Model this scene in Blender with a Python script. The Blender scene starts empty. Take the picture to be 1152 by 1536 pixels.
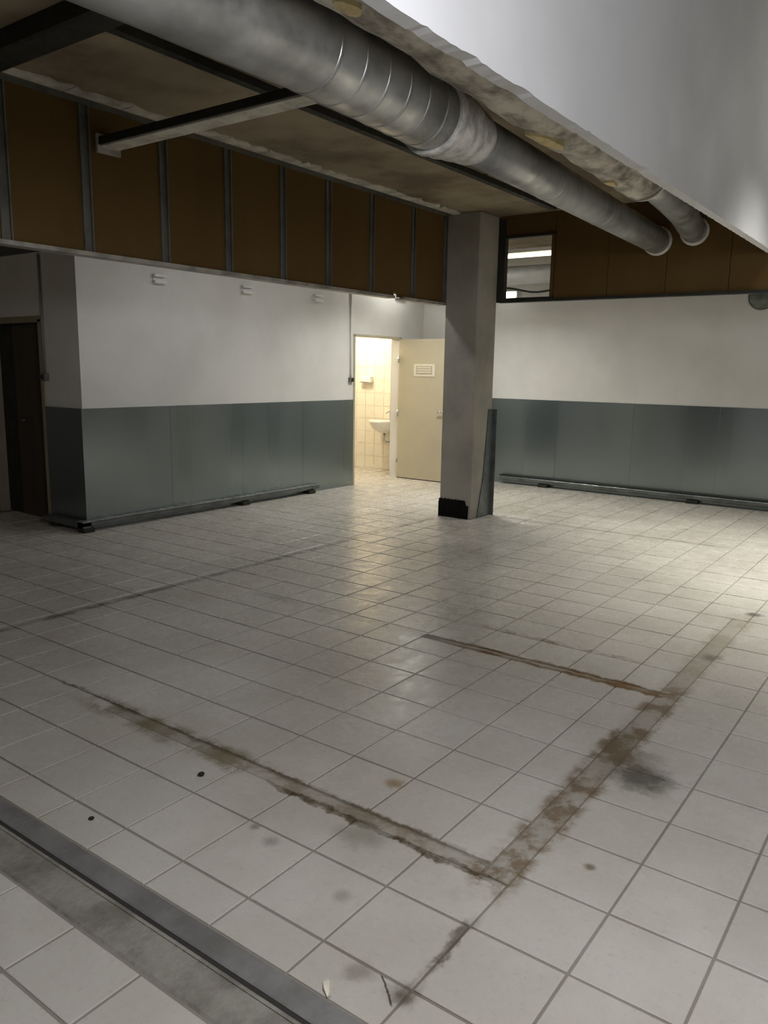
import bpy, bmesh, math, random
from mathutils import Vector, Matrix, noise as mnoise
random.seed(7)
SC = bpy.context.scene
COL = SC.collection

# ------------------------------------------------------------------ camera
yaw, pitch, roll = 0.628587797, 0.179588204, 0.0168810781
CAM_LOC = Vector((0.97925, -1.80471, 1.58391))
fw = Vector((-math.sin(yaw)*math.cos(pitch), math.cos(yaw)*math.cos(pitch), -math.sin(pitch)))
rt = fw.cross(Vector((0, 0, 1))).normalized()
up = rt.cross(fw)
r2 = rt*math.cos(roll) + up*math.sin(roll)
u2 = -rt*math.sin(roll) + up*math.cos(roll)
cd = bpy.data.cameras.new('camera')
cam = bpy.data.objects.new('camera', cd)
COL.objects.link(cam)
M = Matrix((r2, u2, -fw)).transposed().to_4x4()
M.translation = CAM_LOC
cam.matrix_world = M
cd.sensor_fit = 'VERTICAL'
cd.sensor_height = 36.0
cd.lens = 1185.0/1536.0*36.0
cd.clip_start = 0.05
SC.camera = cam

# ------------------------------------------------------------------ world, light, exposure
w = bpy.data.worlds.new('world')
w.use_nodes = True
w.node_tree.nodes['Background'].inputs[0].default_value = (0.55, 0.6, 0.65, 1)
w.node_tree.nodes['Background'].inputs[1].default_value = 0.0
SC.world = w
SC.view_settings.view_transform = 'Standard'
SC.view_settings.look = 'None'
SC.view_settings.gamma = 1.0
SC.view_settings.use_curve_mapping = False
SC.view_settings.exposure = 0.0

def area(name, loc, size, size_y, power, color, rot=(0, 0, 0)):
    d = bpy.data.lights.new(name, 'AREA')
    d.shape = 'RECTANGLE'; d.size = size; d.size_y = size_y
    d.energy = power; d.color = color
    o = bpy.data.objects.new(name, d); o.location = loc; o.rotation_euler = rot
    COL.objects.link(o); return o

def point(name, loc, radius, power, color):
    d = bpy.data.lights.new(name, 'POINT')
    d.shadow_soft_size = radius; d.energy = power; d.color = color
    o = bpy.data.objects.new(name, d); o.location = loc
    COL.objects.link(o); return o

PI = math.pi
COOL = (0.96, 0.97, 1.0)
GREEN = (1.0, 0.99, 0.90)
WARM = (1.0, 0.86, 0.62)
point('room_lamp', (0.95, -0.65, 2.52), 0.34, 184, COOL)                # hangs behind the viewer
o = area('hall_lamp', (0.55, 5.0, 4.1), 0.5, 0.8, 60, GREEN)             # far end of the high bay
o.data.spread = 1.38
point('hall_lamp', (0.7, 5.5, 3.6), 0.12, 11, GREEN)
area('corridor_lamp', (-4.25, 4.3, 3.02), 0.2, 2.8, 18, COOL)           # tube fitting behind the left bulkhead
o = area('passage_light', (-4.2, 6.6, 2.92), 0.8, 0.12, 36, GREEN)       # tube fittings behind the far bulkhead
o.data.spread = 2.4
o = area('passage_light', (-1.5, 6.5, 3.05), 1.9, 0.12, 16, GREEN)
o.data.spread = 1.6
point('washroom_lamp', (-6.75, 7.55, 2.2), 0.10, 58, WARM)
point('passage_light', (-5.25, 7.35, 2.75), 0.12, 11, GREEN)  # added fill hidden behind the bulkhead, brightens the wall above the door
point('side_fill', (-7.4, -1.2, 2.6), 0.12, 7, WARM)                   # unseen warm fill, added to lift the left wall face and floor

# ------------------------------------------------------------------ materials
class NT:
    def __init__(s, name):
        s.m = bpy.data.materials.new(name); s.m.use_nodes = True
        s.t = s.m.node_tree; s.n = s.t.nodes; s.l = s.t.links
        s.b = s.n['Principled BSDF']
    def link(s, a, b): s.l.new(a, b)
    def val(s, sock, v):
        if hasattr(v, 'is_output'): s.l.new(v, sock)
        else: sock.default_value = v
    def math(s, op, a, b=0.0, c=None):
        n = s.n.new('ShaderNodeMath'); n.operation = op
        s.val(n.inputs[0], a); s.val(n.inputs[1], b)
        if c is not None: s.val(n.inputs[2], c)
        return n.outputs[0]
    def noise(s, vec, scale, detail=4, rough=0.6):
        n = s.n.new('ShaderNodeTexNoise'); n.inputs['Scale'].default_value = scale
        n.inputs['Detail'].default_value = detail; n.inputs['Roughness'].default_value = rough
        s.l.new(vec, n.inputs['Vector']); return n.outputs['Fac']
    def ramp(s, v, a, b, lo=0.0, hi=1.0):
        n = s.n.new('ShaderNodeMapRange'); n.interpolation_type = 'SMOOTHSTEP'
        s.val(n.inputs[0], v); n.inputs[1].default_value = a; n.inputs[2].default_value = b
        n.inputs[3].default_value = lo; n.inputs[4].default_value = hi
        return n.outputs[0]
    def mix(s, f, a, b):
        n = s.n.new('ShaderNodeMix'); n.data_type = 'RGBA'
        s.val(n.inputs[0], f)
        for k, v in ((6, a), (7, b)):
            if hasattr(v, 'is_output'): s.l.new(v, n.inputs[k])
            else: n.inputs[k].default_value = (*v, 1)
        return n.outputs[2]
    def pos(s):
        return s.n.new('ShaderNodeNewGeometry').outputs['Position']
    def xyz(s, vec):
        n = s.n.new('ShaderNodeSeparateXYZ'); s.l.new(vec, n.inputs[0]); return n.outputs
    def stretch(s, vec, sc):
        n = s.n.new('ShaderNodeMapping'); n.inputs['Scale'].default_value = sc
        s.l.new(vec, n.inputs['Vector']); return n.outputs[0]
    def bump(s, h, strength, dist=0.01):
        n = s.n.new('ShaderNodeBump'); n.inputs['Strength'].default_value = strength
        n.inputs['Distance'].default_value = dist
        s.l.new(h, n.inputs['Height']); s.l.new(n.outputs[0], s.b.inputs['Normal'])

def surf(name, c1, c2=None, rough=0.6, metal=0.0, scale=3.0, sc=(1, 1, 1), bump=0.0, bscale=40, rr=0.1, spec=0.5, lo=.35, hi=.7, det=4):
    t = NT(name)
    p = t.stretch(t.pos(), sc)
    nz = t.noise(p, scale, det)
    if c2 is None: c2 = tuple(x*0.85 for x in c1)
    t.link(t.mix(t.ramp(nz, lo, hi), c1, c2), t.b.inputs['Base Color'])
    t.link(t.ramp(t.noise(p, scale*2.3, det), .3, .7, max(rough-rr, .02), rough+rr), t.b.inputs['Roughness'])
    t.b.inputs['Metallic'].default_value = metal
    t.b.inputs['Specular IOR Level'].default_value = spec
    if bump: t.bump(t.noise(p, bscale), bump)
    return t.m

def emit(name, color, strength):
    t = NT(name)
    t.b.inputs['Base Color'].default_value = (.8, .8, .8, 1)
    t.b.inputs['Emission Color'].default_value = (*color, 1)
    t.b.inputs['Emission Strength'].default_value = strength
    return t.m

def floor_mat(name, base, base2, var, grout=False):
    t = NT(name)
    P = t.pos(); x, y, z = t.xyz(P)
    n1 = t.noise(P, 1.3, 5); n2 = t.noise(P, 9, 6, .7); n3 = t.noise(P, 45, 4, .7)
    c = t.mix(t.ramp(n1, .35, .65), base, base2)
    if not grout:
        oi = t.n.new('ShaderNodeObjectInfo').outputs['Random']
        ge = t.n.new('ShaderNodeNewGeometry').outputs['Random Per Island']
        rnd = t.math('FRACT', t.math('ADD', oi, ge))
        c = t.mix(t.math('MULTIPLY', rnd, var), c, tuple(v*.78 for v in base))
    c = t.mix(t.math('MULTIPLY', t.ramp(n3, .55, .75), .22), c, (.16, .14, .11))
    # wobble so that no stain has a ruled edge
    wob = t.math('MULTIPLY', t.math('SUBTRACT', n2, .5), .10)
    def seg(v, lo, hi, soft):
        return t.math('MULTIPLY', t.ramp(v, lo-soft, lo+soft), t.ramp(v, hi-soft, hi+soft, 1, 0))
    def band(v, c0, hw, soft):
        return t.ramp(t.math('ABSOLUTE', t.math('SUBTRACT', t.math('ADD', v, wob), c0)), hw, hw+soft, 1, 0)
    def mul(*a):
        r = a[0]
        for b in a[1:]: r = t.math('MULTIPLY', r, b)
        return r
    def spot(cx, cy, r, soft=.03, sx=1.0):
        dx = t.math('MULTIPLY', t.math('SUBTRACT', x, cx), sx); dy = t.math('SUBTRACT', y, cy)
        d = t.math('SQRT', t.math('ADD', t.math('MULTIPLY', dx, dx), t.math('MULTIPLY', dy, dy)))
        return t.ramp(t.math('ADD', d, t.math('MULTIPLY', wob, 2*r/.1)), r*.3, r+soft, 1, 0)
    patch = t.ramp(t.noise(P, 5, 5, .7), .38, .62)
    brown = (.16, .105, .05); olive = (.15, .125, .06); grey = (.08, .075, .06)
    layers = [
        (mul(band(x, -.05, .05, .05), seg(y, .15, 2.2, .12), t.ramp(patch, 0, 1, .12, .80)), brown),
        (mul(band(x, -.05, .05, .05), seg(y, .9, 1.6, .3), t.ramp(patch, 0, 1, .2, .5)), (.12, .09, .055)),
        (mul(band(x, -.05, .05, .06), seg(y, 2.2, 3.7, .15), t.ramp(patch, 0, 1, .10, .45)), (.24, .19, .13)),
        (mul(band(y, 2.072, .007, .018), seg(x, -1.35, -.06, .06), t.ramp(patch, 0, 1, .6, .95)), (.15, .08, .025)),
        (mul(band(y, 2.015, .009, .018), seg(x, -1.35, -.06, .06), t.ramp(patch, 0, 1, .6, .95)), (.14, .075, .025)),
        (mul(band(y, 2.045, .025, .03), seg(x, -.55, -.04, .1), t.ramp(patch, 0, 1, .35, .9)), (.17, .10, .04)),
        (mul(band(y, 2.045, .03, .02), seg(x, -2.9, -1.3, .1), t.ramp(patch, 0, 1, .1, .45)), (.12, .11, .09)),
        (mul(band(y, 2.42, .012, .025), seg(x, -1.3, -.35, .15), patch, .75), brown),
        (mul(band(y, .262, .05, .05), seg(x, -2.3, -1.1, .15), t.ramp(patch, 0, 1, .0, .55)), olive),
        (mul(band(y, .262, .03, .035), seg(x, -1.2, -.05, .1), t.ramp(patch, 0, 1, .05, .55)), brown),
        (mul(band(y, .225, .009, .014), seg(x, -1.0, -.03, .08), t.ramp(patch, 0, 1, .5, .95)), (.07, .05, .025)),
        (mul(band(y, .300, .004, .012), seg(x, -2.6, -.05, .1), t.ramp(patch, 0, 1, .3, .7)), (.11, .09, .06)),
        (mul(band(x, -3.53, .016, .03), seg(y, -1, 5.35, .1), t.ramp(patch, 0, 1, .3, .75)), (.10, .085, .07)),
        (mul(band(y, 5.86, .012, .03), seg(x, -3.1, -.6, .2), .4), (.12, .10, .08)),
        (mul(spot(.11, 1.16, .12, .05), .85), grey),
        (mul(spot(.04, 1.28, .10, .06), .5), (.13, .10, .065)),
        (mul(spot(-.64, .52, .035, .02), .8), (.25, .15, .06)),
        (mul(spot(.17, .48, .018, .012), .8), olive),
        (mul(spot(-1.81, .27, .06, .05), .75), olive),
        (mul(spot(-1.32, .27, .05, .05), .6), olive),
        (mul(spot(-.53, .17, .07, .06), .45), (.12, .11, .07)),
        (mul(spot(.0, 3.79, .05, .03), .8), grey),
        (mul(spot(-.02, 2.75, .05, .04), .6), grey),
        (mul(spot(-.75, -.05, .025, .02), .4), grey),
        (mul(spot(-.85, -.02, .015, .01), .5), grey),
        (mul(spot(-.38, -.12, .025, .02), .4), (.17, .15, .12)),
        (mul(spot(-.15, -.33, .04, .02), .5), (.14, .11, .09)),
        (mul(spot(-.01, -.33, .03, .03), .6), (.11, .09, .07)),
        (mul(band(x, -.005, .008, .02), seg(y, -.35, .05, .03), t.ramp(patch, 0, 1, .2, .8)), (.10, .08, .06)),
    ]
    crack = t.math('ABSOLUTE', t.math('ADD', t.math('ADD', t.math('MULTIPLY', x, .6), t.math('MULTIPLY', y, .8)), t.math('ADD', .302, t.math('MULTIPLY', wob, .25))))
    layers.append((mul(t.ramp(crack, .0015, .0045, 1, 0), seg(x, -.095, -.012, .006), seg(y, -.40, -.29, .01), .9), (.05, .045, .04)))
    for f, col in layers: c = t.mix(f, c, col)
    t.link(c, t.b.inputs['Base Color'])
    t.link(t.ramp(n2, .3, .75, .19 if not grout else .6, .40 if not grout else .8), t.b.inputs['Roughness'])
    t.b.inputs['Specular IOR Level'].default_value = .5 if not grout else .2
    t.bump(n2, .10, .01)
    return t.m

MAT = dict(
    tile=floor_mat('floor_tile', (.60, .565, .515), (.50, .465, .41), .35),
    grout=floor_mat('grout', (.30, .275, .24), (.23, .205, .17), 0, True),
    mortar=floor_mat('strip_mortar', (.44, .41, .365), (.36, .33, .28), 0, True),
    white=surf('white_wall_paint', (.74, .73, .71), (.66, .65, .62), .6, scale=1.2, bump=.06),
    beam=surf('white_plaster', (.68, .68, .70), (.61, .61, .62), .65, scale=1.0, bump=.06),
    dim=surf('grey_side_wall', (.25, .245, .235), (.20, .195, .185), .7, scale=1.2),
    ceiling=surf('stained_concrete', (.32, .27, .18), (.15, .11, .07), .85, scale=1.4, bump=.5, bscale=14),
    plaster=surf('ragged_plaster', (.70, .67, .58), (.42, .40, .34), .85, scale=6, bump=.4),
    board=surf('brown_board', (.122, .074, .024), (.105, .062, .02), .75, spec=.15, scale=2, sc=(1, 1, .3), bump=.1),
    stud=surf('grey_stud', (.17, .165, .14), (.11, .105, .09), .55, .3, scale=5),
    track=surf('pale_track', (.45, .43, .38), (.25, .23, .2), .5, .3, scale=7),
    galv=surf('galvanised_sheet', (.335, .385, .39), (.29, .335, .345), .28, .92, scale=.9, sc=(1, 1, .05), rr=.04, lo=.2, hi=.8, det=0),  # soft vertical bands in the colour paint brushed reflections
    railm=surf('bumper_steel', (.22, .24, .24), (.14, .15, .15), .4, .75, scale=6),
    lip=surf('bumper_lip', (.62, .63, .62), (.5, .5, .5), .3, .85, scale=6),
    duct=surf('duct_steel', (.44, .44, .43), (.27, .27, .26), .40, .8, scale=4, rr=.12, bump=.08, bscale=12),
    lag=surf('torn_lagging', (.66, .62, .53), (.17, .15, .12), .7, .05, scale=9, sc=(1, .5, 1), bump=.9, bscale=18),
    foam=surf('yellowed_foam', (.70, .58, .30), (.5, .41, .22), .85, scale=12, bump=.6),
    sealant=surf('pale_sealant', (.58, .56, .52), (.32, .31, .29), .7, scale=16, bump=.5),
    ringm=surf('pale_ring', (.60, .58, .54), (.50, .48, .44), .6, scale=9),
    column=surf('grey_column_paint', (.37, .345, .295), (.29, .27, .23), .7, scale=2.5, bump=.15),
    black=surf('black_bitumen', (.006, .0055, .005), (.01, .009, .008), .8, scale=9, bump=.4, spec=.1),
    steel_dark=surf('black_steel', (.018, .02, .014), (.03, .03, .022), .6, .2, scale=6),
    door=surf('cream_door', (.55, .49, .36), (.50, .45, .33), .45, scale=1.5),
    frame=surf('cream_frame', (.50, .46, .36), (.44, .40, .31), .5, scale=3),
    frame_dark=surf('tan_frame', (.30, .25, .17), (.24, .20, .14), .6, scale=3),
    darkdoor=surf('dark_brown_door', (.060, .042, .026), (.04, .03, .02), .5, scale=2, sc=(3, 3, .3)),
    gap=surf('dark_gap_rubber', (.02, .018, .014), None, .8),
    plate=surf('pale_plate', (.78, .74, .62), (.74, .70, .58), .4),
    plate2=surf('plate_print', (.52, .46, .34), None, .5),
    plastic=surf('white_plastic', (.80, .80, .78), None, .4),
    greyplastic=surf('grey_plastic', (.16, .16, .15), None, .5),
    dome=surf('green_grey_glass', (.14, .15, .13), (.11, .12, .10), .25),
    concrete=surf('channel_concrete', (.27, .265, .255), (.19, .185, .175), .5, .25, scale=5, bump=.3),
    concrete2=surf('rough_channel_edge', (.30, .28, .245), (.17, .155, .13), .7, 0, scale=6, bump=.5),
    pit=surf('drain_pit', (.035, .032, .028), None, .9),
    bathtile=surf('cream_wall_tile', (.80, .76, .66), (.78, .73, .62), .25, scale=1),
    ceramic=surf('white_ceramic', (.85, .85, .83), None, .12),
    cable=surf('black_cable', (.02, .02, .02), None, .6),
    silver=surf('silver_duct', (.55, .56, .58), (.40, .41, .43), .5, .4, scale=4),
    crumb=surf('dark_crumb', (.02, .017, .012), None, .9),
    paper=surf('pale_scrap', (.78, .74, .62), None, .8),
    tube=emit('lit_tube', (1.0, .93, .70), 2.2),
    lampbox=emit('lit_wall_lamp', (1.0, .95, .80), 3.0),
    bathlamp=emit('lit_washroom_lamp', (1.0, .93, .78), 6.0),
)

# ------------------------------------------------------------------ mesh helpers
class MB:
    def __init__(s): s.bm = bmesh.new()
    def box(s, x0, x1, y0, y1, z0, z1):
        v = [s.bm.verts.new(p) for p in ((x0,y0,z0),(x1,y0,z0),(x1,y1,z0),(x0,y1,z0),(x0,y0,z1),(x1,y0,z1),(x1,y1,z1),(x0,y1,z1))]
        for f in ((3,2,1,0),(4,5,6,7),(0,1,5,4),(1,2,6,5),(2,3,7,6),(3,0,4,7)): s.bm.faces.new([v[i] for i in f])
        return s
    def prism(s, pts, axis, a, b):                      # polygon in the other two axes, extruded along axis from a to b
        def mk(p, t):
            return {'x': (t, p[0], p[1]), 'y': (p[0], t, p[1]), 'z': (p[0], p[1], t)}[axis]
        A = [s.bm.verts.new(mk(p, a)) for p in pts]; B = [s.bm.verts.new(mk(p, b)) for p in pts]
        s.bm.faces.new(A[::-1]); s.bm.faces.new(B); n = len(pts)
        for i in range(n): s.bm.faces.new((A[i], A[(i+1) % n], B[(i+1) % n], B[i]))
        return s
    def tube(s, pts, rad, seg=24, cap=True, jitter=None):
        pts = [Vector(p) for p in pts]; n = len(pts)
        rad = rad if isinstance(rad, (list, tuple)) else [rad]*n
        rings = []
        for i, p in enumerate(pts):
            d = (pts[min(i+1, n-1)] - pts[max(i-1, 0)])
            if d.length < 1e-9: d = Vector((0, 1, 0))
            d.normalize()
            ref = Vector((0, 0, 1)) if abs(d.z) < .9 else Vector((1, 0, 0))
            a = d.cross(ref).normalized(); b = a.cross(d)
            ring = []
            for k in range(seg):
                th = 2*PI*k/seg; q = p + (a*math.cos(th) + b*math.sin(th))*rad[i]
                if jitter:
                    q += (q-p).normalized()*jitter*mnoise.noise(Vector((q.x*9, q.y*6, q.z*9)))
                ring.append(s.bm.verts.new(q))
            rings.append(ring)
        for A, B in zip(rings, rings[1:]):
            for k in range(seg):
                f = s.bm.faces.new((A[k], A[(k+1) % seg], B[(k+1) % seg], B[k])); f.smooth = True
        if cap:
            s.bm.faces.new(rings[0][::-1]); s.bm.faces.new(rings[-1])
        return s
    def build(s, name, m, parent=None, bevel=0.0):
        bmesh.ops.recalc_face_normals(s.bm, faces=s.bm.faces)
        me = bpy.data.meshes.new(name); s.bm.to_mesh(me); s.bm.free()
        me.materials.append(MAT[m] if isinstance(m, str) else m)
        o = bpy.data.objects.new(name, me); COL.objects.link(o)
        if parent: o.parent = parent
        if bevel:
            b = o.modifiers.new('edge', 'BEVEL'); b.width = bevel; b.segments = 2; b.limit_method = 'ANGLE'
        return o

def empty(name, loc=(0, 0, 0)):
    o = bpy.data.objects.new(name, None); COL.objects.link(o); o.location = loc; o.empty_display_size = .1
    return o
def keep(child, root):                                   # parent while keeping world-space mesh coordinates
    child.parent = root; child.matrix_parent_inverse = Matrix.Translation(-Vector(root.location)); return child
def tag(o, label, cat, group=None):
    o['label'] = label; o['category'] = cat
    if group: o['group'] = group
    return o
def structure(o, label=None):
    o['kind'] = 'structure'
    if label: o['label'] = label
    return o
def part(mb, name, m, root, bevel=0.0):
    return keep(mb.build(name, m, None, bevel), root)

# ------------------------------------------------------------------ key dimensions
XL = -5.72        # left white wall
YB = 8.34         # far white wall
XB = -3.55        # left hanging bulkhead
YR = 5.88         # far hanging bulkhead
H = 3.16          # low ceiling
HT = 4.4          # ceiling of the high bay
XP = -0.50        # white hanging partition overhead
ZP = 2.62

# ------------------------------------------------------------------ floor and its tiles
fl = MB().box(-9.2, 4.2, -3.2, YB+.2, -.12, -.004).build('floor', 'grout')
structure(fl)
G = .3
def cuts():
    rects = []
    xs = [round(i*G, 4) for i in range(-24, 14)]         # -7.2 .. 3.9
    ys = [round(j*G, 4) for j in range(-10, 28)]         # -3 .. 8.1
    for x in xs:
        for y in ys:
            x0, x1, y0, y1 = x, x+G, y, y+G
            if -.31 < x0 < -.05 and .25 < y < 3.5: x1 = -.095        # mortar strip left of x = 0
            y1 = min(y1, YB)
            if abs(y-(-.6)) < .01 and x0 < -.06: y0 = -.455   # the drain channel takes half of this row
            if abs(y-(-.9)) < .01 and x0 < -.06: y1 = -.685
            if abs(y-0.0) < .01 and -2.11 < x0 < -.06: y1 = .235
            if abs(y-1.8) < .01 and -1.51 < x0 < -.06: y1 = 2.015
            if abs(y-2.1) < .01 and -1.51 < x0 < -.06: y0 = 2.075
            if x1 <= XL and y0 > 2.5 and y1 < 6.7: continue
            rects.append((x0, x1, y0, y1))
    return rects
def tile_geo(bm, x0, x1, y0, y1, z, tx, ty, gx=.0042, gy=.0048, ch=.002):
    x0 += gx; x1 -= gx; y0 += gy; y1 -= gy
    cx, cy = (x0+x1)/2, (y0+y1)/2
    def zz(x, y): return z + (x-cx)*tx + (y-cy)*ty
    a = [bm.verts.new((x, y, -.0045)) for x, y in ((x0,y0),(x1,y0),(x1,y1),(x0,y1))]
    b = [bm.verts.new((x, y, zz(x, y)-.0012)) for x, y in ((x0,y0),(x1,y0),(x1,y1),(x0,y1))]
    c = [bm.verts.new((x, y, zz(x, y))) for x, y in ((x0+ch,y0+ch),(x1-ch,y0+ch),(x1-ch,y1-ch),(x0+ch,y1-ch))]
    bm.faces.new(c)
    for A, B in ((a, b), (b, c)):
        for i in range(4): bm.faces.new((A[i], A[(i+1) % 4], B[(i+1) % 4], B[i]))
Minv = M.inverted()
def project(p):
    q = Minv @ Vector(p)
    if q.z > -.1: return None
    return 576 + 1185*q.x/-q.z, 768 - 1185*q.y/-q.z
def shown(r):
    ps = [project((x, y, 0)) for x, y in ((r[0],r[2]),(r[1],r[2]),(r[1],r[3]),(r[0],r[3]))]
    if any(p is None for p in ps): return 0
    ps = [(min(max(u, 0), 1152), min(max(v, 0), 1536)) for u, v in ps]
    return abs(sum(ps[i][0]*ps[(i+1) % 4][1]-ps[(i+1) % 4][0]*ps[i][1] for i in range(4)))/2
rects = sorted(cuts(), key=shown, reverse=True)
shared = {}
for r in rects[:300]:
    key = (round(r[1]-r[0], 3), round(r[3]-r[2], 3), random.randrange(5))
    if key not in shared:
        bm = bmesh.new(); tile_geo(bm, -key[0]/2, key[0]/2, -key[1]/2, key[1]/2, 0, random.uniform(-.004, .004), random.uniform(-.004, .004))
        me = bpy.data.meshes.new('tile'); bm.to_mesh(me); bm.free(); me.materials.append(MAT['tile']); shared[key] = me
    o = bpy.data.objects.new('tile', shared[key]); COL.objects.link(o); o.parent = fl
    o.location = ((r[0]+r[1])/2, (r[2]+r[3])/2, random.uniform(-.0006, .0006))
rest = MB()
for r in rects[300:]:
    tile_geo(rest.bm, *r, random.uniform(-.0006, .0006), random.uniform(-.004, .004), random.uniform(-.004, .004))
o = rest.build('tile_field', 'tile', fl); o['kind'] = 'stuff'
# crumbly mortar in the strip of a removed partition
def strip(along, c, a, b, hw, n):
    mb = MB(); rows = []
    for i in range(n+1):
        t = a + (b-a)*i/n; row = []
        for k, off in enumerate((-hw, -hw*.45, 0, hw*.45, hw)):
            z = -.0042 if k in (0, 4) else random.uniform(-.0026, -.0002)
            q = c + off + (random.uniform(-.004, .004) if k in (1, 2, 3) else 0)
            row.append(mb.bm.verts.new((q, t, z) if along == 'y' else (t, q, z)))
        rows.append(row)
    for A, B in zip(rows, rows[1:]):
        for k in range(4): mb.bm.faces.new((A[k], A[k+1], B[k+1], B[k]))
    return mb.build('mortar_strip', 'mortar', fl)
strip('y', -.0475, .24, 3.6, .045, 130)
strip('x', .2675, -2.1, -.10, .031, 80)
strip('x', 2.045, -1.5, -.10, .029, 60)

# ------------------------------------------------------------------ drain channel across the foreground
dr = empty('drain_channel', (-3, -.57, 0))
tag(dr, 'grey drain channel with a dark slot sunk into the tiles at the near edge', 'drain')
part(MB().prism([(-.458, -.003), (-.462, .003), (-.532, .005), (-.538, .002), (-.538, -.004), (-.458, -.004)], 'x', -7.2, -.012), 'upper_band', 'concrete', dr)
part(MB().box(-7.2, -.012, -.552, -.538, -.004, -.001), 'slot', 'pit', dr)
part(MB().prism([(-.552, -.004), (-.552, .001), (-.556, .003), (-.564, .003), (-.566, -.004)], 'x', -7.2, -.012), 'slot_lip', 'concrete2', dr)
part(MB().prism([(-.566, -.004), (-.566, .001), (-.60, .0025), (-.672, .001), (-.680, -.004)], 'x', -7.2, -.012), 'lower_band', 'concrete2', dr)

# ------------------------------------------------------------------ walls
wl = structure(MB().box(XL-.14, XL, 2.56, 6.66, 0, 2.62).build('wall_left', 'white'))
MBw = MB().box(XL-.14, XL, 6.66, 7.72, 2.02, 2.62)
MBw.box(XL-.14, XL, 7.72, YB, 0, 2.62)
structure(MBw.build('wall_left_end', 'white'))
wf = MB().box(-6.34, XL-.14, 2.56, 2.70, 0, 2.62).box(-9.0, -7.32, 2.56, 2.70, 0, 2.62).box(-7.32, -6.34, 2.56, 2.70, 2.0, 2.62)
wf = structure(wf.build('wall_front_left', 'white'))
wfar = structure(MB().box(-9.0, 4.0, YB, YB+.14, 0, HT).build('wall_far', 'white'))
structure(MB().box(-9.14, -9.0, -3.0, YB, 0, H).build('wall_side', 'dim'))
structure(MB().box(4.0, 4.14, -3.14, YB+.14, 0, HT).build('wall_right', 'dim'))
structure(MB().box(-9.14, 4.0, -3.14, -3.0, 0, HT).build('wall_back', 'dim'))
structure(MB().box(-9.0, XL-.14, 2.70, YB, 2.56, 2.62).build('ceiling_washroom', 'plaster'))
structure(MB().box(-9.14, XP-.06, -3.0, YB, H, H+.2).build('ceiling', 'ceiling'))
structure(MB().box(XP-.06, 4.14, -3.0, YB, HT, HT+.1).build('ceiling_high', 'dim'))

# plaster remnants where the ceiling meets the bulkhead
for i in range(16):
    y0 = -.9 + i*.4
    pts = []
    for k in range(6): pts.append((-3.50, y0+k*.078))
    for k in range(5, -1, -1): pts.append((-3.40+random.uniform(-.035, .04), y0+k*.078))
    if pts[-1][1] < 5.2:
        o = MB().prism(pts, 'z', H-.012, H+.002).build('trim_%d' % (i+1), 'plaster'); structure(o)

# white hanging partition over the viewer with a ragged lower edge
pw = MB()
N = 260
ys = [-3.0 + (YR+3.0)*i/N for i in range(N+1)]
zs = [ZP + (0.0 if y > 2.6 else 1)*max(0, mnoise.noise(Vector((y*5, 0, 3)))*.02) + mnoise.noise(Vector((y*23, 5, 0)))*.006 for y in ys]
for xx in (0,):
    A = [pw.bm.verts.new((XP, y, z)) for y, z in zip(ys, zs)]
    B = [pw.bm.verts.new((XP-.06, y, z)) for y, z in zip(ys, zs)]
    T0 = [pw.bm.verts.new((XP, y, HT)) for y in ys]; T1 = [pw.bm.verts.new((XP-.022, y, HT)) for y in ys]
    for i in range(N):
        pw.bm.faces.new((A[i], A[i+1], T0[i+1], T0[i])); pw.bm.faces.new((B[i+1], B[i], T1[i], T1[i+1]))
        pw.bm.faces.new((A[i+1], A[i], B[i], B[i+1])); pw.bm.faces.new((T0[i], T0[i+1], T1[i+1], T1[i]))
structure(pw.build('wall_hanging_right', 'beam'))

# ------------------------------------------------------------------ left hanging bulkhead: boards, studs, rails
bl = structure(empty('wall_bulkhead_left', (XB, 2, 2.25)))
st = [-3.0, -2.43, -1.85, -1.28, -.70, -.12, .16, .73, 1.26, 1.85, 2.43, 3.01, 3.57, 4.18, 4.85, 5.44]
Z0, Z1 = 2.25, 3.15
part(MB().box(XB-.085, XB-.07, -3, 5.46, Z0+.02, Z1), 'backing_sheet', 'board', bl)
# backing has the same notch as the board, so it is cut short there
for o in list(bl.children):
    me = o.data; bm = bmesh.new()
    for y0, y1, zb in ((-3, 4.54, Z0+.02), (4.54, 4.68, 2.31), (4.68, 5.46, Z0+.02)):
        m2 = MB(); m2.bm.free(); m2.bm = bm; m2.box(XB-.085, XB-.07, y0, y1, zb, Z1)
    bm.to_mesh(me); bm.free()
for a, b in zip(st, st[1:]):
    if abs(a-4.18) < .01:
        pts = [(a+.028, Z0+.02), (4.54, Z0+.02), (4.54, 2.30), (4.68, 2.30), (4.68, Z0+.02), (b-.028, Z0+.02), (b-.028, Z1-.01), (a+.028, Z1-.01)]
        part(MB().prism(pts, 'x', XB-.07, XB-.012), 'board', 'board', bl)
    else:
        part(MB().box(XB-.07, XB-.012+random.uniform(-.004, .002), a+.028, b-.028, Z0+.02, Z1-.01), 'board', 'board', bl)
for y in st:
    wd = .034 if y > .3 else .03
    part(MB().box(XB-.07, XB, y-wd, y-wd+.008, Z0+.01, Z1).box(XB-.07, XB, y+wd-.008, y+wd, Z0+.01, Z1).box(XB-.07, XB-.02, y-wd+.008, y+wd-.008, Z0+.01, Z1), 'stud', 'stud', bl)
for a, b in ((-3.0, 4.54), (4.68, 5.47)):
    part(MB().box(XB-.09, XB+.005, a, b, Z0-.004, Z0+.014).box(XB-.002, XB+.006, a, b, Z0-.004, Z0+.022), 'bottom_rail', 'track', bl)
part(MB().box(XB-.09, XB+.004, -3.0, 5.47, Z1-.02, H), 'top_rail', 'stud', bl)

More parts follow.
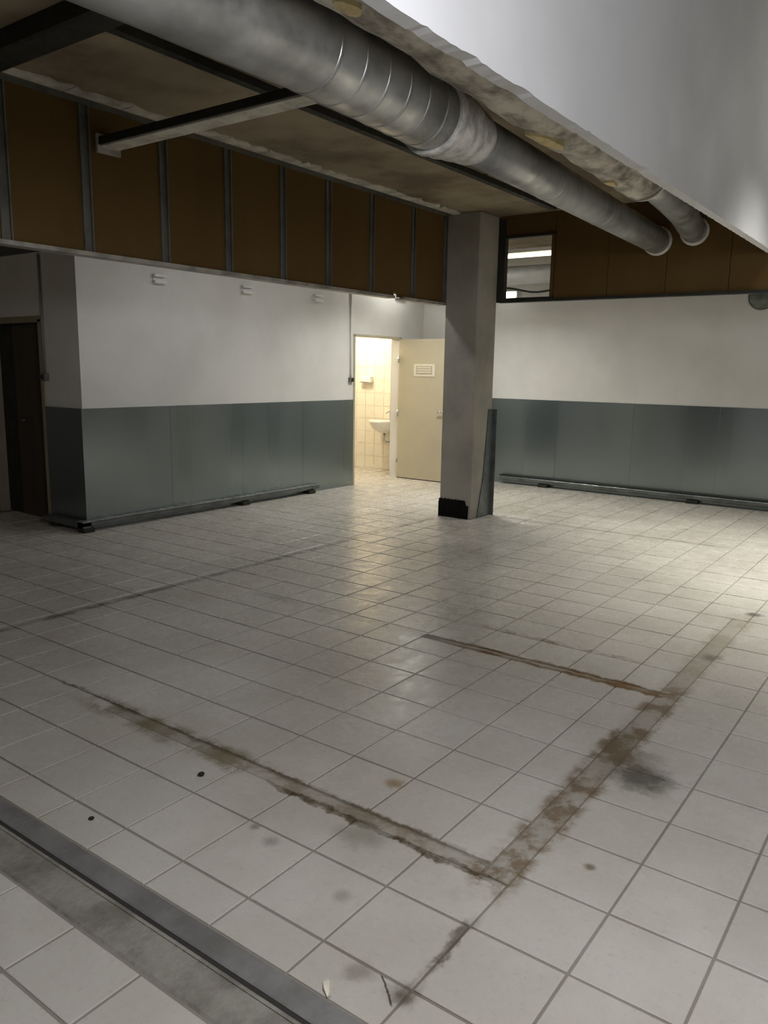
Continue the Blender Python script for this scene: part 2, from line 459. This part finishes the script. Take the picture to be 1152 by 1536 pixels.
# ------------------------------------------------------------------ far hanging bulkhead with an opening
bf = structure(empty('wall_bulkhead_far', (-1.8, YR, 2.3)))
Z0, Z1 = 2.295, 3.15
xs = [-2.54, -1.98, -1.42, -.86, XP+.05]
for a, b in zip(xs, xs[1:]):
    part(MB().box(a+.003, b-.003, YR+.012+random.uniform(-.003, .003), YR+.07, Z0+.02, Z1-.01), 'board', 'board', bf)
part(MB().box(-3.10, -2.543, YR+.012, YR+.07, 2.955, Z1-.01), 'board', 'board', bf)
part(MB().box(-3.30, -3.10, YR+.004, YR+.07, Z0, Z1), 'stud', 'steel_dark', bf)
part(MB().box(-2.58, -2.545, YR+.004, YR+.07, 2.335, 2.95), 'stud', 'board', bf)
part(MB().box(-3.16, -2.53, YR-.002, YR+.075, 2.935, 2.958), 'opening_head', 'steel_dark', bf)
part(MB().box(-3.16, XP+.05, YR-.006, YR+.08, Z0-.006, Z0+.02), 'bottom_rail', 'steel_dark', bf)
part(MB().box(-3.10, -2.545, YR, YR+.075, Z0+.02, 2.335), 'opening_sill', 'steel_dark', bf)
part(MB().box(-3.16, XP+.05, YR, YR+.08, Z1-.02, H), 'top_rail', 'board', bf)

# ------------------------------------------------------------------ column
cx0, cx1, cy0, cy1 = -3.565, -3.175, 5.48, 5.88
co = structure(MB().box(cx0, cx1, cy0, cy1, 0, H).build('column', 'column', None, .012), 'square grey painted column at the corner of the brown bulkheads')
bb = MB()
pts = [(cx0-.004, .0)] + [(cx0-.004 + (cx1-cx0-.02)*k/24, .20 + mnoise.noise(Vector((k*.9, 2, 0)))*.022 - (.05 if k > 21 else 0)) for k in range(25)] + [(cx1-.03, 0)]
bb.prism(pts, 'y', cy0-.008, cy0+.002)
pts = [(cy0-.008, 0)] + [(cy0-.008 + .40*k/14, .17 + mnoise.noise(Vector((k*.9, 7, 0)))*.02) for k in range(15)] + [(cy0+.392, 0)]
bb.prism(pts, 'x', cx0-.010, cx0-.001)
keep(bb.build('bitumen_band', 'black'), co)
gd = MB()
gd.prism([(cy0+.13, 0), (cy0+.40, 0), (cy0+.40, 1.17), (cy0+.31, 1.17), (cy0+.24, .45)], 'x', cx1+.003, cx1+.012)
gd.box(cx1+.003, cx1+.05, cy1+.012, cy1+.024, 0, 1.17)
keep(gd.build('corner_guard', 'railm'), co)

# ------------------------------------------------------------------ metal wall sheets and bumper rails
ZS = 1.165
for i in range(4):
    a = 2.545 + i*1.03; b = min(a+1.03, 6.655)
    keep(MB().box(XL-.001, XL+.006+.001*(i % 2), a+.0015, b-.0015, .0, ZS).build('metal_sheet', 'galv'), wl)
keep(MB().box(-6.32, XL+.004, 2.545, 2.558, 0, ZS).build('metal_sheet', 'galv'), wf)
x = -5.6
k = 0
while x < 4.0:
    keep(MB().box(x+.0015, min(x+1.05, 4)-.0015, YB-.007-.001*(k % 2), YB+.001, 0, ZS+.03).build('metal_sheet', 'galv'), wfar); x += 1.05; k += 1
def rail(pts_profile, axis, a, b): return MB().prism(pts_profile, axis, a, b)
r1 = empty('bumper_rail', (XL+.06, 4.2, 0)); tag(r1, 'low dark steel bumper rail on feet along the left metal wall', 'rail')
part(rail([(XL+.012, .045), (XL+.085, .045), (XL+.10, .06), (XL+.10, .092), (XL+.09, .10), (XL+.012, .10)], 'y', 2.44, 5.85), 'rail_bar', 'railm', r1)
part(MB().box(XL+.012, XL+.103, 2.44, 5.85, .101, .108), 'rail_lip', 'lip', r1)
part(MB().box(-6.30, XL+.10, 2.44, 2.53, .045, .10), 'rail_return', 'railm', r1)
for y in (2.50, 4.55, 5.7):
    part(MB().box(XL+.012, XL+.115, y-.06, y+.06, 0, .044), 'rail_foot', 'steel_dark', r1, .006)
part(MB().box(-6.2, -6.10, 2.45, 2.53, 0, .044), 'rail_foot', 'steel_dark', r1, .006)
r3 = empty('bumper_rail', (-1.8, YB-.06, 0)); tag(r3, 'low steel bumper rail on feet along the far metal wall behind the column', 'rail')
part(rail([(YB-.012, .045), (YB-.085, .045), (YB-.10, .06), (YB-.10, .10), (YB-.09, .115), (YB-.012, .115)], 'x', -4.3, 3.9), 'rail_bar', 'railm', r3)
part(MB().box(-4.3, 3.9, YB-.103, YB-.012, .116, .122), 'rail_lip', 'steel_dark', r3)
for x in (-3.62, -1.62, .4, 2.4):
    part(MB().box(x-.07, x+.07, YB-.115, YB-.012, 0, .044), 'rail_foot', 'steel_dark', r3, .006)

# ------------------------------------------------------------------ open cream door and its frame
d1 = structure(empty('door_1', (XL, 7.70, 0)))
part(MB().box(-5.695, -4.82, 7.682, 7.722, .012, 2.0), 'door_leaf', 'door', d1, .003)
part(MB().box(-5.69, -4.83, 7.686, 7.718, .0, .012), 'door_seal', 'gap', d1)  # dark strip filling the gap below the leaf
part(MB().box(XL-.15, XL+.012, 6.655, 6.69, 0, 2.02), 'door_jamb', 'frame', d1, .003)
part(MB().box(XL-.15, XL+.012, 7.725, 7.76, 0, 2.02), 'door_jamb', 'frame', d1, .003)
part(MB().box(XL-.15, XL+.012, 6.655, 7.76, 2.003, 2.035), 'door_head', 'frame', d1, .003)
for z in (.28, .95, 1.72):
    part(MB().tube([(-5.70, 7.676, z-.05), (-5.70, 7.676, z+.05)], .011, 12), 'hinge', 'lip', d1)
pl = part(MB().box(-5.43, -5.08, 7.676, 7.682, 1.485, 1.655), 'door_plate', 'plate', d1)
ins = MB()
ins.box(-5.39, -5.12, 7.6745, 7.6765, 1.51, 1.63)
i1 = ins.build('plate_print', 'plate2'); i1.parent = pl
for z in (1.535, 1.567, 1.598):
    q = MB().box(-5.37, -5.14, 7.673, 7.675, z, z+.016).build('plate_line', 'plate'); q.parent = pl
part(MB().tube([(-4.89, 7.682, 1.0), (-4.89, 7.64, 1.0), (-4.99, 7.635, 1.0)], .011, 12), 'door_handle', 'lip', d1)

# ------------------------------------------------------------------ washroom behind the open door
wb = structure(empty('wall_washroom', (-6.9, YB, 0)))
for i in range(13):
    for j in range(12):
        a = -8.05 + i*.18; z = .0 + j*.2
        keep(MB().box(a+.002, a+.178, YB-.008, YB-.001, z+.002, z+.198).build('wall_tile', 'bathtile'), wb)
structure(MB().box(-8.2, -8.06, 2.70, YB, 0, 2.56).build('wall_washroom_side', 'bathtile'))
structure(MB().box(-8.06, XL-.14, 6.2, 6.3, 0, 2.56).build('wall_washroom_near', 'bathtile'))
ws = empty('washbasin', (-6.25, YB-.2, .75)); tag(ws, 'white ceramic washbasin on the tiled wall inside the bright doorway', 'washbasin')
bs = MB()
prof = [(.26, .02), (.27, .035), (.25, .035), (.20, -.06), (.06, -.10)]
out = [(.26, .02), (.22, -.09), (.10, -.16)]
segs = 28
def ell(r, z): return [bs.bm.verts.new((-6.27+r*math.cos(2*PI*k/segs), YB-.20+r*.72*math.sin(2*PI*k/segs), .76+z)) for k in range(segs)]
rings = [ell(.07, -.16), ell(.20, -.10), ell(.265, .0), ell(.27, .03), ell(.245, .03), ell(.19, -.06), ell(.03, -.10)]
bs.bm.faces.new(rings[0][::-1]); bs.bm.faces.new(rings[-1])
for A, B in zip(rings, rings[1:]):
    for k in range(segs):
        f = bs.bm.faces.new((A[k], A[(k+1) % segs], B[(k+1) % segs], B[k])); f.smooth = True
part(bs, 'basin', 'ceramic', ws)
part(MB().tube([(-6.27, YB-.05, .79), (-6.27, YB-.05, .90), (-6.27, YB-.09, .93), (-6.27, YB-.17, .90)], .012, 12), 'tap', 'lip', ws)
part(MB().tube([(-6.27, YB-.2, .61), (-6.27, YB-.2, .48), (-6.27, YB-.12, .45), (-6.27, YB-.01, .45)], .018, 12), 'waste_pipe', 'lip', ws)
td = tag(MB().box(-6.86, -6.64, YB-.10, YB-.008, 1.36, 1.46).build('towel_dispenser', 'plastic', None, .012), 'small white box fixed to the tiled washroom wall beyond the open doorway', 'dispenser')
keep(MB().box(-6.84, -6.66, YB-.103, YB-.10, 1.365, 1.375).build('paper_slot', 'greyplastic'), td)
bl2 = tag(MB().tube([(-6.75, 7.55, 2.50), (-6.75, 7.55, 2.56)], .16, 28).build('ceiling_lamp', 'plastic'), 'round lit lamp on the washroom ceiling behind the doorway', 'lamp')
keep(MB().tube([(-6.75, 7.55, 2.44), (-6.75, 7.55, 2.47), (-6.75, 7.55, 2.50)], [.09, .14, .15], 28).build('lamp_shade', 'bathlamp'), bl2)

# ------------------------------------------------------------------ dark doorway on the left
d2 = structure(empty('door_2', (-6.83, 2.6, 0)))
part(MB().box(-7.0, -6.375, 2.635, 2.675, .01, 1.965), 'door_leaf', 'darkdoor', d2, .003)
part(MB().box(-7.29, -7.004, 2.65, 2.69, .01, 1.965), 'door_leaf', 'steel_dark', d2, .003)
part(MB().box(-6.375, -6.32, 2.545, 2.70, 0, 2.0), 'door_jamb', 'frame_dark', d2, .004)
part(MB().box(-7.35, -7.29, 2.545, 2.70, 0, 2.0), 'door_jamb', 'frame_dark', d2, .004)
part(MB().box(-7.35, -6.32, 2.545, 2.70, 1.97, 2.03), 'door_head', 'frame_dark', d2, .004)
part(MB().tube([(-6.9, 2.635, 1.0), (-6.9, 2.60, 1.0), (-6.80, 2.595, 1.0)], .011, 12), 'door_handle', 'railm', d2)

# ------------------------------------------------------------------ small things on the walls
sw = tag(MB().box(-6.335, -6.24, 2.515, 2.559, 1.415, 1.485).build('switch_box', 'greyplastic', None, .006), 'dark grey switch box on the shaded wall beside the dark doorway', 'switch')
keep(MB().box(-6.31, -6.265, 2.508, 2.515, 1.43, 1.47).build('rocker', 'steel_dark'), sw)
keep(MB().tube([(-6.29, 2.545, 1.486), (-6.29, 2.545, 2.60)], .011, 10).build('conduit', 'dim'), sw)
sw = tag(MB().box(XL-.001, XL+.04, 6.545, 6.63, 1.40, 1.46).build('switch_box', 'greyplastic', None, .006), 'small grey switch box on the white wall beside the bright doorway', 'switch')
keep(MB().box(XL+.04, XL+.047, 6.565, 6.61, 1.412, 1.448).build('rocker', 'steel_dark'), sw)
keep(MB().tube([(XL+.012, 6.585, 1.46), (XL+.012, 6.585, 2.60)], .011, 10).build('conduit', 'plastic'), sw)
wb_l = ['white wall bracket high on the left wall, nearest the shaded corner', 'white wall bracket high on the left wall, middle of three', 'white wall bracket high on the left wall, nearest the bright doorway']
for y, lab in zip((3.49, 4.69, 5.91), wb_l):
    b = tag(MB().box(XL-.001, XL+.008, y-.07, y+.07, 2.385, 2.475).build('wall_bracket', 'plastic'), lab, 'bracket', 'white brackets on the left wall')
    for z in (2.40, 2.462):
        keep(MB().box(XL+.006, XL+.045, y-.075, y+.075, z-.012, z+.012).build('bracket_bar', 'plastic'), b)
# dome lamp on the far wall
dm = MB()
prof = [(.135, 0), (.135, .03), (.125, .05), (.10, .09), (.06, .115), (.012, .122)]
dm.tube([(-1.06, YB-y, 2.47) for r, y in prof], [r for r, y in prof], 32)
dl = empty('bulkhead_lamp', (-1.06, YB, 2.47)); tag(dl, 'unlit grey-green dome lamp high on the far white wall under the bulkhead', 'lamp')
part(dm, 'dome', 'dome', dl)
part(MB().tube([(-1.06, YB-.001, 2.47), (-1.06, YB-.025, 2.47)], .15, 32), 'lamp_base', 'greyplastic', dl)
# lamp over the open door, seen through the notch in the left bulkhead
lo = tag(MB().box(XL, XL+.06, 7.58, 7.78, 2.545, 2.615).build('door_lamp', 'plastic', None, .006), 'small lit lamp above the open door, glimpsed at the bulkhead bottom edge', 'lamp')
keep(MB().box(XL+.06, XL+.085, 7.59, 7.77, 2.55, 2.61).build('lamp_cover', 'lampbox'), lo)

# ------------------------------------------------------------------ services glimpsed through the far opening
tl = empty('tube_light', (-3.6, 7.2, 2.98)); tag(tl, 'lit tube light hanging behind the opening in the far bulkhead', 'lamp')
part(MB().box(-4.4, -2.8, 7.15, 7.25, 2.985, 3.03), 'housing', 'plastic', tl)
part(MB().tube([(-4.36, 7.2, 2.955), (-2.84, 7.2, 2.955)], .022, 14), 'tube', 'tube', tl)
for x in (-4.2, -3.0):
    part(MB().tube([(x, 7.2, 3.03), (x, 7.2, H)], .006, 8), 'drop_rod', 'railm', tl)
sd = empty('service_duct', (-3, 7.75, 2.79)); tag(sd, 'silver grey duct crossing behind the opening beside the column', 'duct')
part(MB().tube([(-5.6, 7.75, 2.80), (-.7, 7.75, 2.80)], .115, 24), 'duct_run', 'silver', sd)
for x in (-5.0, -4.15, -3.3, -2.4, -1.5):
    part(MB().tube([(x-.02, 7.75, 2.80), (x+.02, 7.75, 2.80)], .122, 24), 'duct_band', 'ringm', sd)
    part(MB().tube([(x, 7.75, 2.90), (x, 7.75, H-.01)], .006, 8), 'drop_rod', 'railm', sd)
tag(MB().tube([(-5.5, 7.5, 3.02), (-.8, 7.5, 3.02)], .03, 16).build('service_pipe', 'silver'), 'thin silver pipe running above the duct behind the bulkhead opening', 'pipe')
cp = [(-4.9+.12*i, 7.95+.012*math.sin(i), 2.665-.03*math.sin(i*.8)-.004*i) for i in range(14)]
tag(MB().tube(cp + [(-3.2, 8.15, 2.70), (-3.0, YB, 2.75)], .013, 10).build('cable', 'cable'), 'black sagging cable behind the opening in the far bulkhead', 'cable')
wlmp = tag(MB().box(-4.50, -4.16, YB-.06, YB, 2.555, 2.665).build('wall_lamp', 'plastic', None, .008), 'lit box lamp on the far wall, low in the bulkhead opening', 'lamp')
keep(MB().box(-4.48, -4.18, YB-.085, YB-.06, 2.57, 2.65).build('lamp_cover', 'lampbox'), wlmp)

# ------------------------------------------------------------------ ceiling steel, hanger, conduit
tag(MB().prism([(.44, H+.002), (.44, 3.075), (.46, 3.07), (.60, 3.07), (.60, 3.085), (.535, 3.09), (.535, H+.002)], 'x', -3.5, -1.35).build('ceiling_joist', 'steel_dark'),
    'black steel joist crossing the concrete ceiling at the upper left', 'joist')
cr = empty('ceiling_rail', (-2.45, 3, H)); tag(cr, 'thin black rail fixed along the ceiling beside the big pipe', 'rail')
part(MB().box(-2.48, -2.42, .62, 5.6, H-.045, H-.004), 'rail_bar', 'steel_dark', cr)
for y in (.9, 2.0, 3.1, 4.2, 5.3):
    part(MB().box(-2.50, -2.40, y-.02, y+.02, H-.004, H+.001), 'rail_clip', 'steel_dark', cr)
ph = empty('pipe_hanger', (-2.3, 1.38, 2.9)); tag(ph, 'grey channel bar under the ceiling from the brown bulkhead to the big pipe', 'hanger')
ph_rot = []
part(MB().prism([(1.35, 2.905), (1.475, 2.905), (1.475, 2.945), (1.468, 2.945), (1.468, 2.912), (1.357, 2.912), (1.357, 2.96), (1.35, 2.96)], 'x', -3.545, -1.0), 'channel_bar', 'plaster', ph)
part(MB().box(-3.545, -1.2, 1.338, 1.35, 2.915, 2.96), 'channel_shade_face', 'steel_dark', ph)  # dark strip painting the shade on the bar's front face
part(MB().box(-3.549, -3.53, 1.33, 1.50, 2.87, 2.98), 'end_plate', 'track', ph)

# ------------------------------------------------------------------ big ventilation pipe
d = Vector((-.0902, .9957, .0195)).normalized()
E1 = Vector((-1.512, YR+.005, 2.79))
def ax(s): return E1 - d*s
p1 = empty('ventilation_pipe', tuple(ax(3))); tag(p1, 'big galvanised pipe with a pale sealed joint, narrowing towards the far bulkhead', 'pipe')
JS, JE = 4.12, 4.52
part(MB().tube([ax(s) for s in (.0, 1, 2, 3, JS)], .115, 36), 'narrow_pipe', 'duct', p1)
wide = [ax(JE), ax(4.9), ax(5.3), ax(5.5), Vector((-1.02, -.2, 2.675)), Vector((-1.03, -1.2, 2.66)), Vector((-1.03, -2.995, 2.65))]
part(MB().tube(wide, .15, 36), 'wide_pipe', 'duct', p1)
jp = []; jr = []
for k in range(13):
    t = k/12; s = JE+.03 - (JE-JS+.06)*t
    jp.append(ax(s)); jr.append((.163*(1-t)+.128*t) + .006*math.sin(k*1.9))
part(MB().tube(jp, jr, 36, jitter=.012), 'sealed_joint', 'sealant', p1)
for s in [4.66 + .16*k for k in range(6)]:
    part(MB().tube([ax(s-.009), ax(s), ax(s+.009)], [.1505, .1525, .1505], 36), 'seam_ring', 'duct', p1)
for s in (1.9, 3.0):
    part(MB().tube([ax(s-.012), ax(s), ax(s+.012)], [.1155, .1175, .1155], 36), 'seam_ring', 'duct', p1)
part(MB().tube([ax(.012), ax(.035), ax(.055)], [.132, .132, .118], 36), 'end_flange', 'ringm', p1)

# lagged pipe beside it
p2 = empty('lagged_pipe', (-.78, 1.5, 2.85)); tag(p2, 'pipe in torn grey-brown lagging tucked under the white partition edge', 'pipe')
lagp = []
for k in range(90):
    y = -2.99 + (3.55+2.99)*k/89
    x = -.735 if y < .5 else -.735 - .05*(y-.5)
    lagp.append((x, y, 2.85))
lr = [.157 + .006*mnoise.noise(Vector((0, p[1]*4, 1))) for p in lagp]
part(MB().tube(lagp, lr, 40, jitter=.016), 'lagging', 'lag', p2)
part(MB().tube([lagp[-1], (lagp[-1][0]-.004, 3.60, 2.85)], [.166, .160], 36), 'lagging_end_band', 'ringm', p2)
bare = [(-.887, 3.5, 2.85), (-.91, 3.9, 2.85), (-.96, 4.4, 2.85), (-1.03, 4.95, 2.85), (-1.12, 5.45, 2.85), (-1.19, YR+.005, 2.85)]
part(MB().tube(bare, .108, 36), 'bare_pipe', 'duct', p2)
part(MB().tube([(-1.176, YR-.055, 2.85), (-1.18, YR-.03, 2.85), (-1.184, YR-.008, 2.85)], [.112, .126, .126], 36), 'end_flange', 'ringm', p2)
# patches of bare foam where the lagging is torn
def foam_patch(y, ang, ln, wd, seed):
    rs = random.Random(seed); mb = MB(); n = 12
    x0 = -.735 if y < .5 else -.735-.05*(y-.5)
    def pt(dy, da, r): return (x0 + r*math.cos(ang+da), y+dy, 2.85 + r*math.sin(ang+da))
    top = []; bot = []
    for k in range(n):
        th = 2*PI*k/n; f = rs.uniform(.65, 1.1)
        top.append(mb.bm.verts.new(pt(ln*f*math.cos(th), wd*f*math.sin(th), .172)))
        bot.append(mb.bm.verts.new(pt(ln*f*math.cos(th)*1.1, wd*f*math.sin(th)*1.1, .145)))
    c = mb.bm.verts.new(pt(0, 0, .180))
    for k in range(n):
        mb.bm.faces.new((top[k], top[(k+1) % n], c)); mb.bm.faces.new((bot[k], bot[(k+1) % n], top[(k+1) % n], top[k]))
    mb.bm.faces.new(bot[::-1])
    part(mb, 'foam_patch', 'foam', p2)
foam_patch(1.98, -1.75, .17, .40, 1)
foam_patch(2.98, -1.70, .06, .24, 2)
foam_patch(.30, -1.45, .07, .20, 4)

# ------------------------------------------------------------------ litter on the floor
def crumb(x, y, s, label, group=None, m='crumb', name='debris_crumb', cat='debris'):
    bm = bmesh.new(); bmesh.ops.create_icosphere(bm, subdivisions=2, radius=s)
    for v in bm.verts:
        v.co *= 1 + .35*mnoise.noise(v.co*60 + Vector((x*9, y*9, 0))); v.co.z *= .55
    zmin = min(v.co.z for v in bm.verts)
    for v in bm.verts: v.co += Vector((x, y, .0005-zmin))
    me = bpy.data.meshes.new(name); bm.to_mesh(me); bm.free(); me.materials.append(MAT[m])
    o = bpy.data.objects.new(name, me); COL.objects.link(o); return tag(o, label, cat, group)
crumb(-1.27, .10, .013, 'black crumb on the tiles just below the brown stain line')
crumb(-1.34, -.34, .010, 'black crumb on the tiles close to the drain channel')
sp = MB()
pts = [(-.20, -.405), (-.185, -.41), (-.165, -.435), (-.150, -.445), (-.158, -.452), (-.18, -.44), (-.198, -.42)]
top = [sp.bm.verts.new((x, y, .010 if i % 2 else .004)) for i, (x, y) in enumerate(pts)]
bot = [sp.bm.verts.new((x, y, .001)) for x, y in pts]
sp.bm.faces.new(top); sp.bm.faces.new(bot[::-1])
for i in range(7): sp.bm.faces.new((top[i-1], top[i], bot[i], bot[i-1]))
tag(sp.build('paper_scrap', 'paper'), 'curled pale scrap on the floor beside the drain channel end', 'scrap')
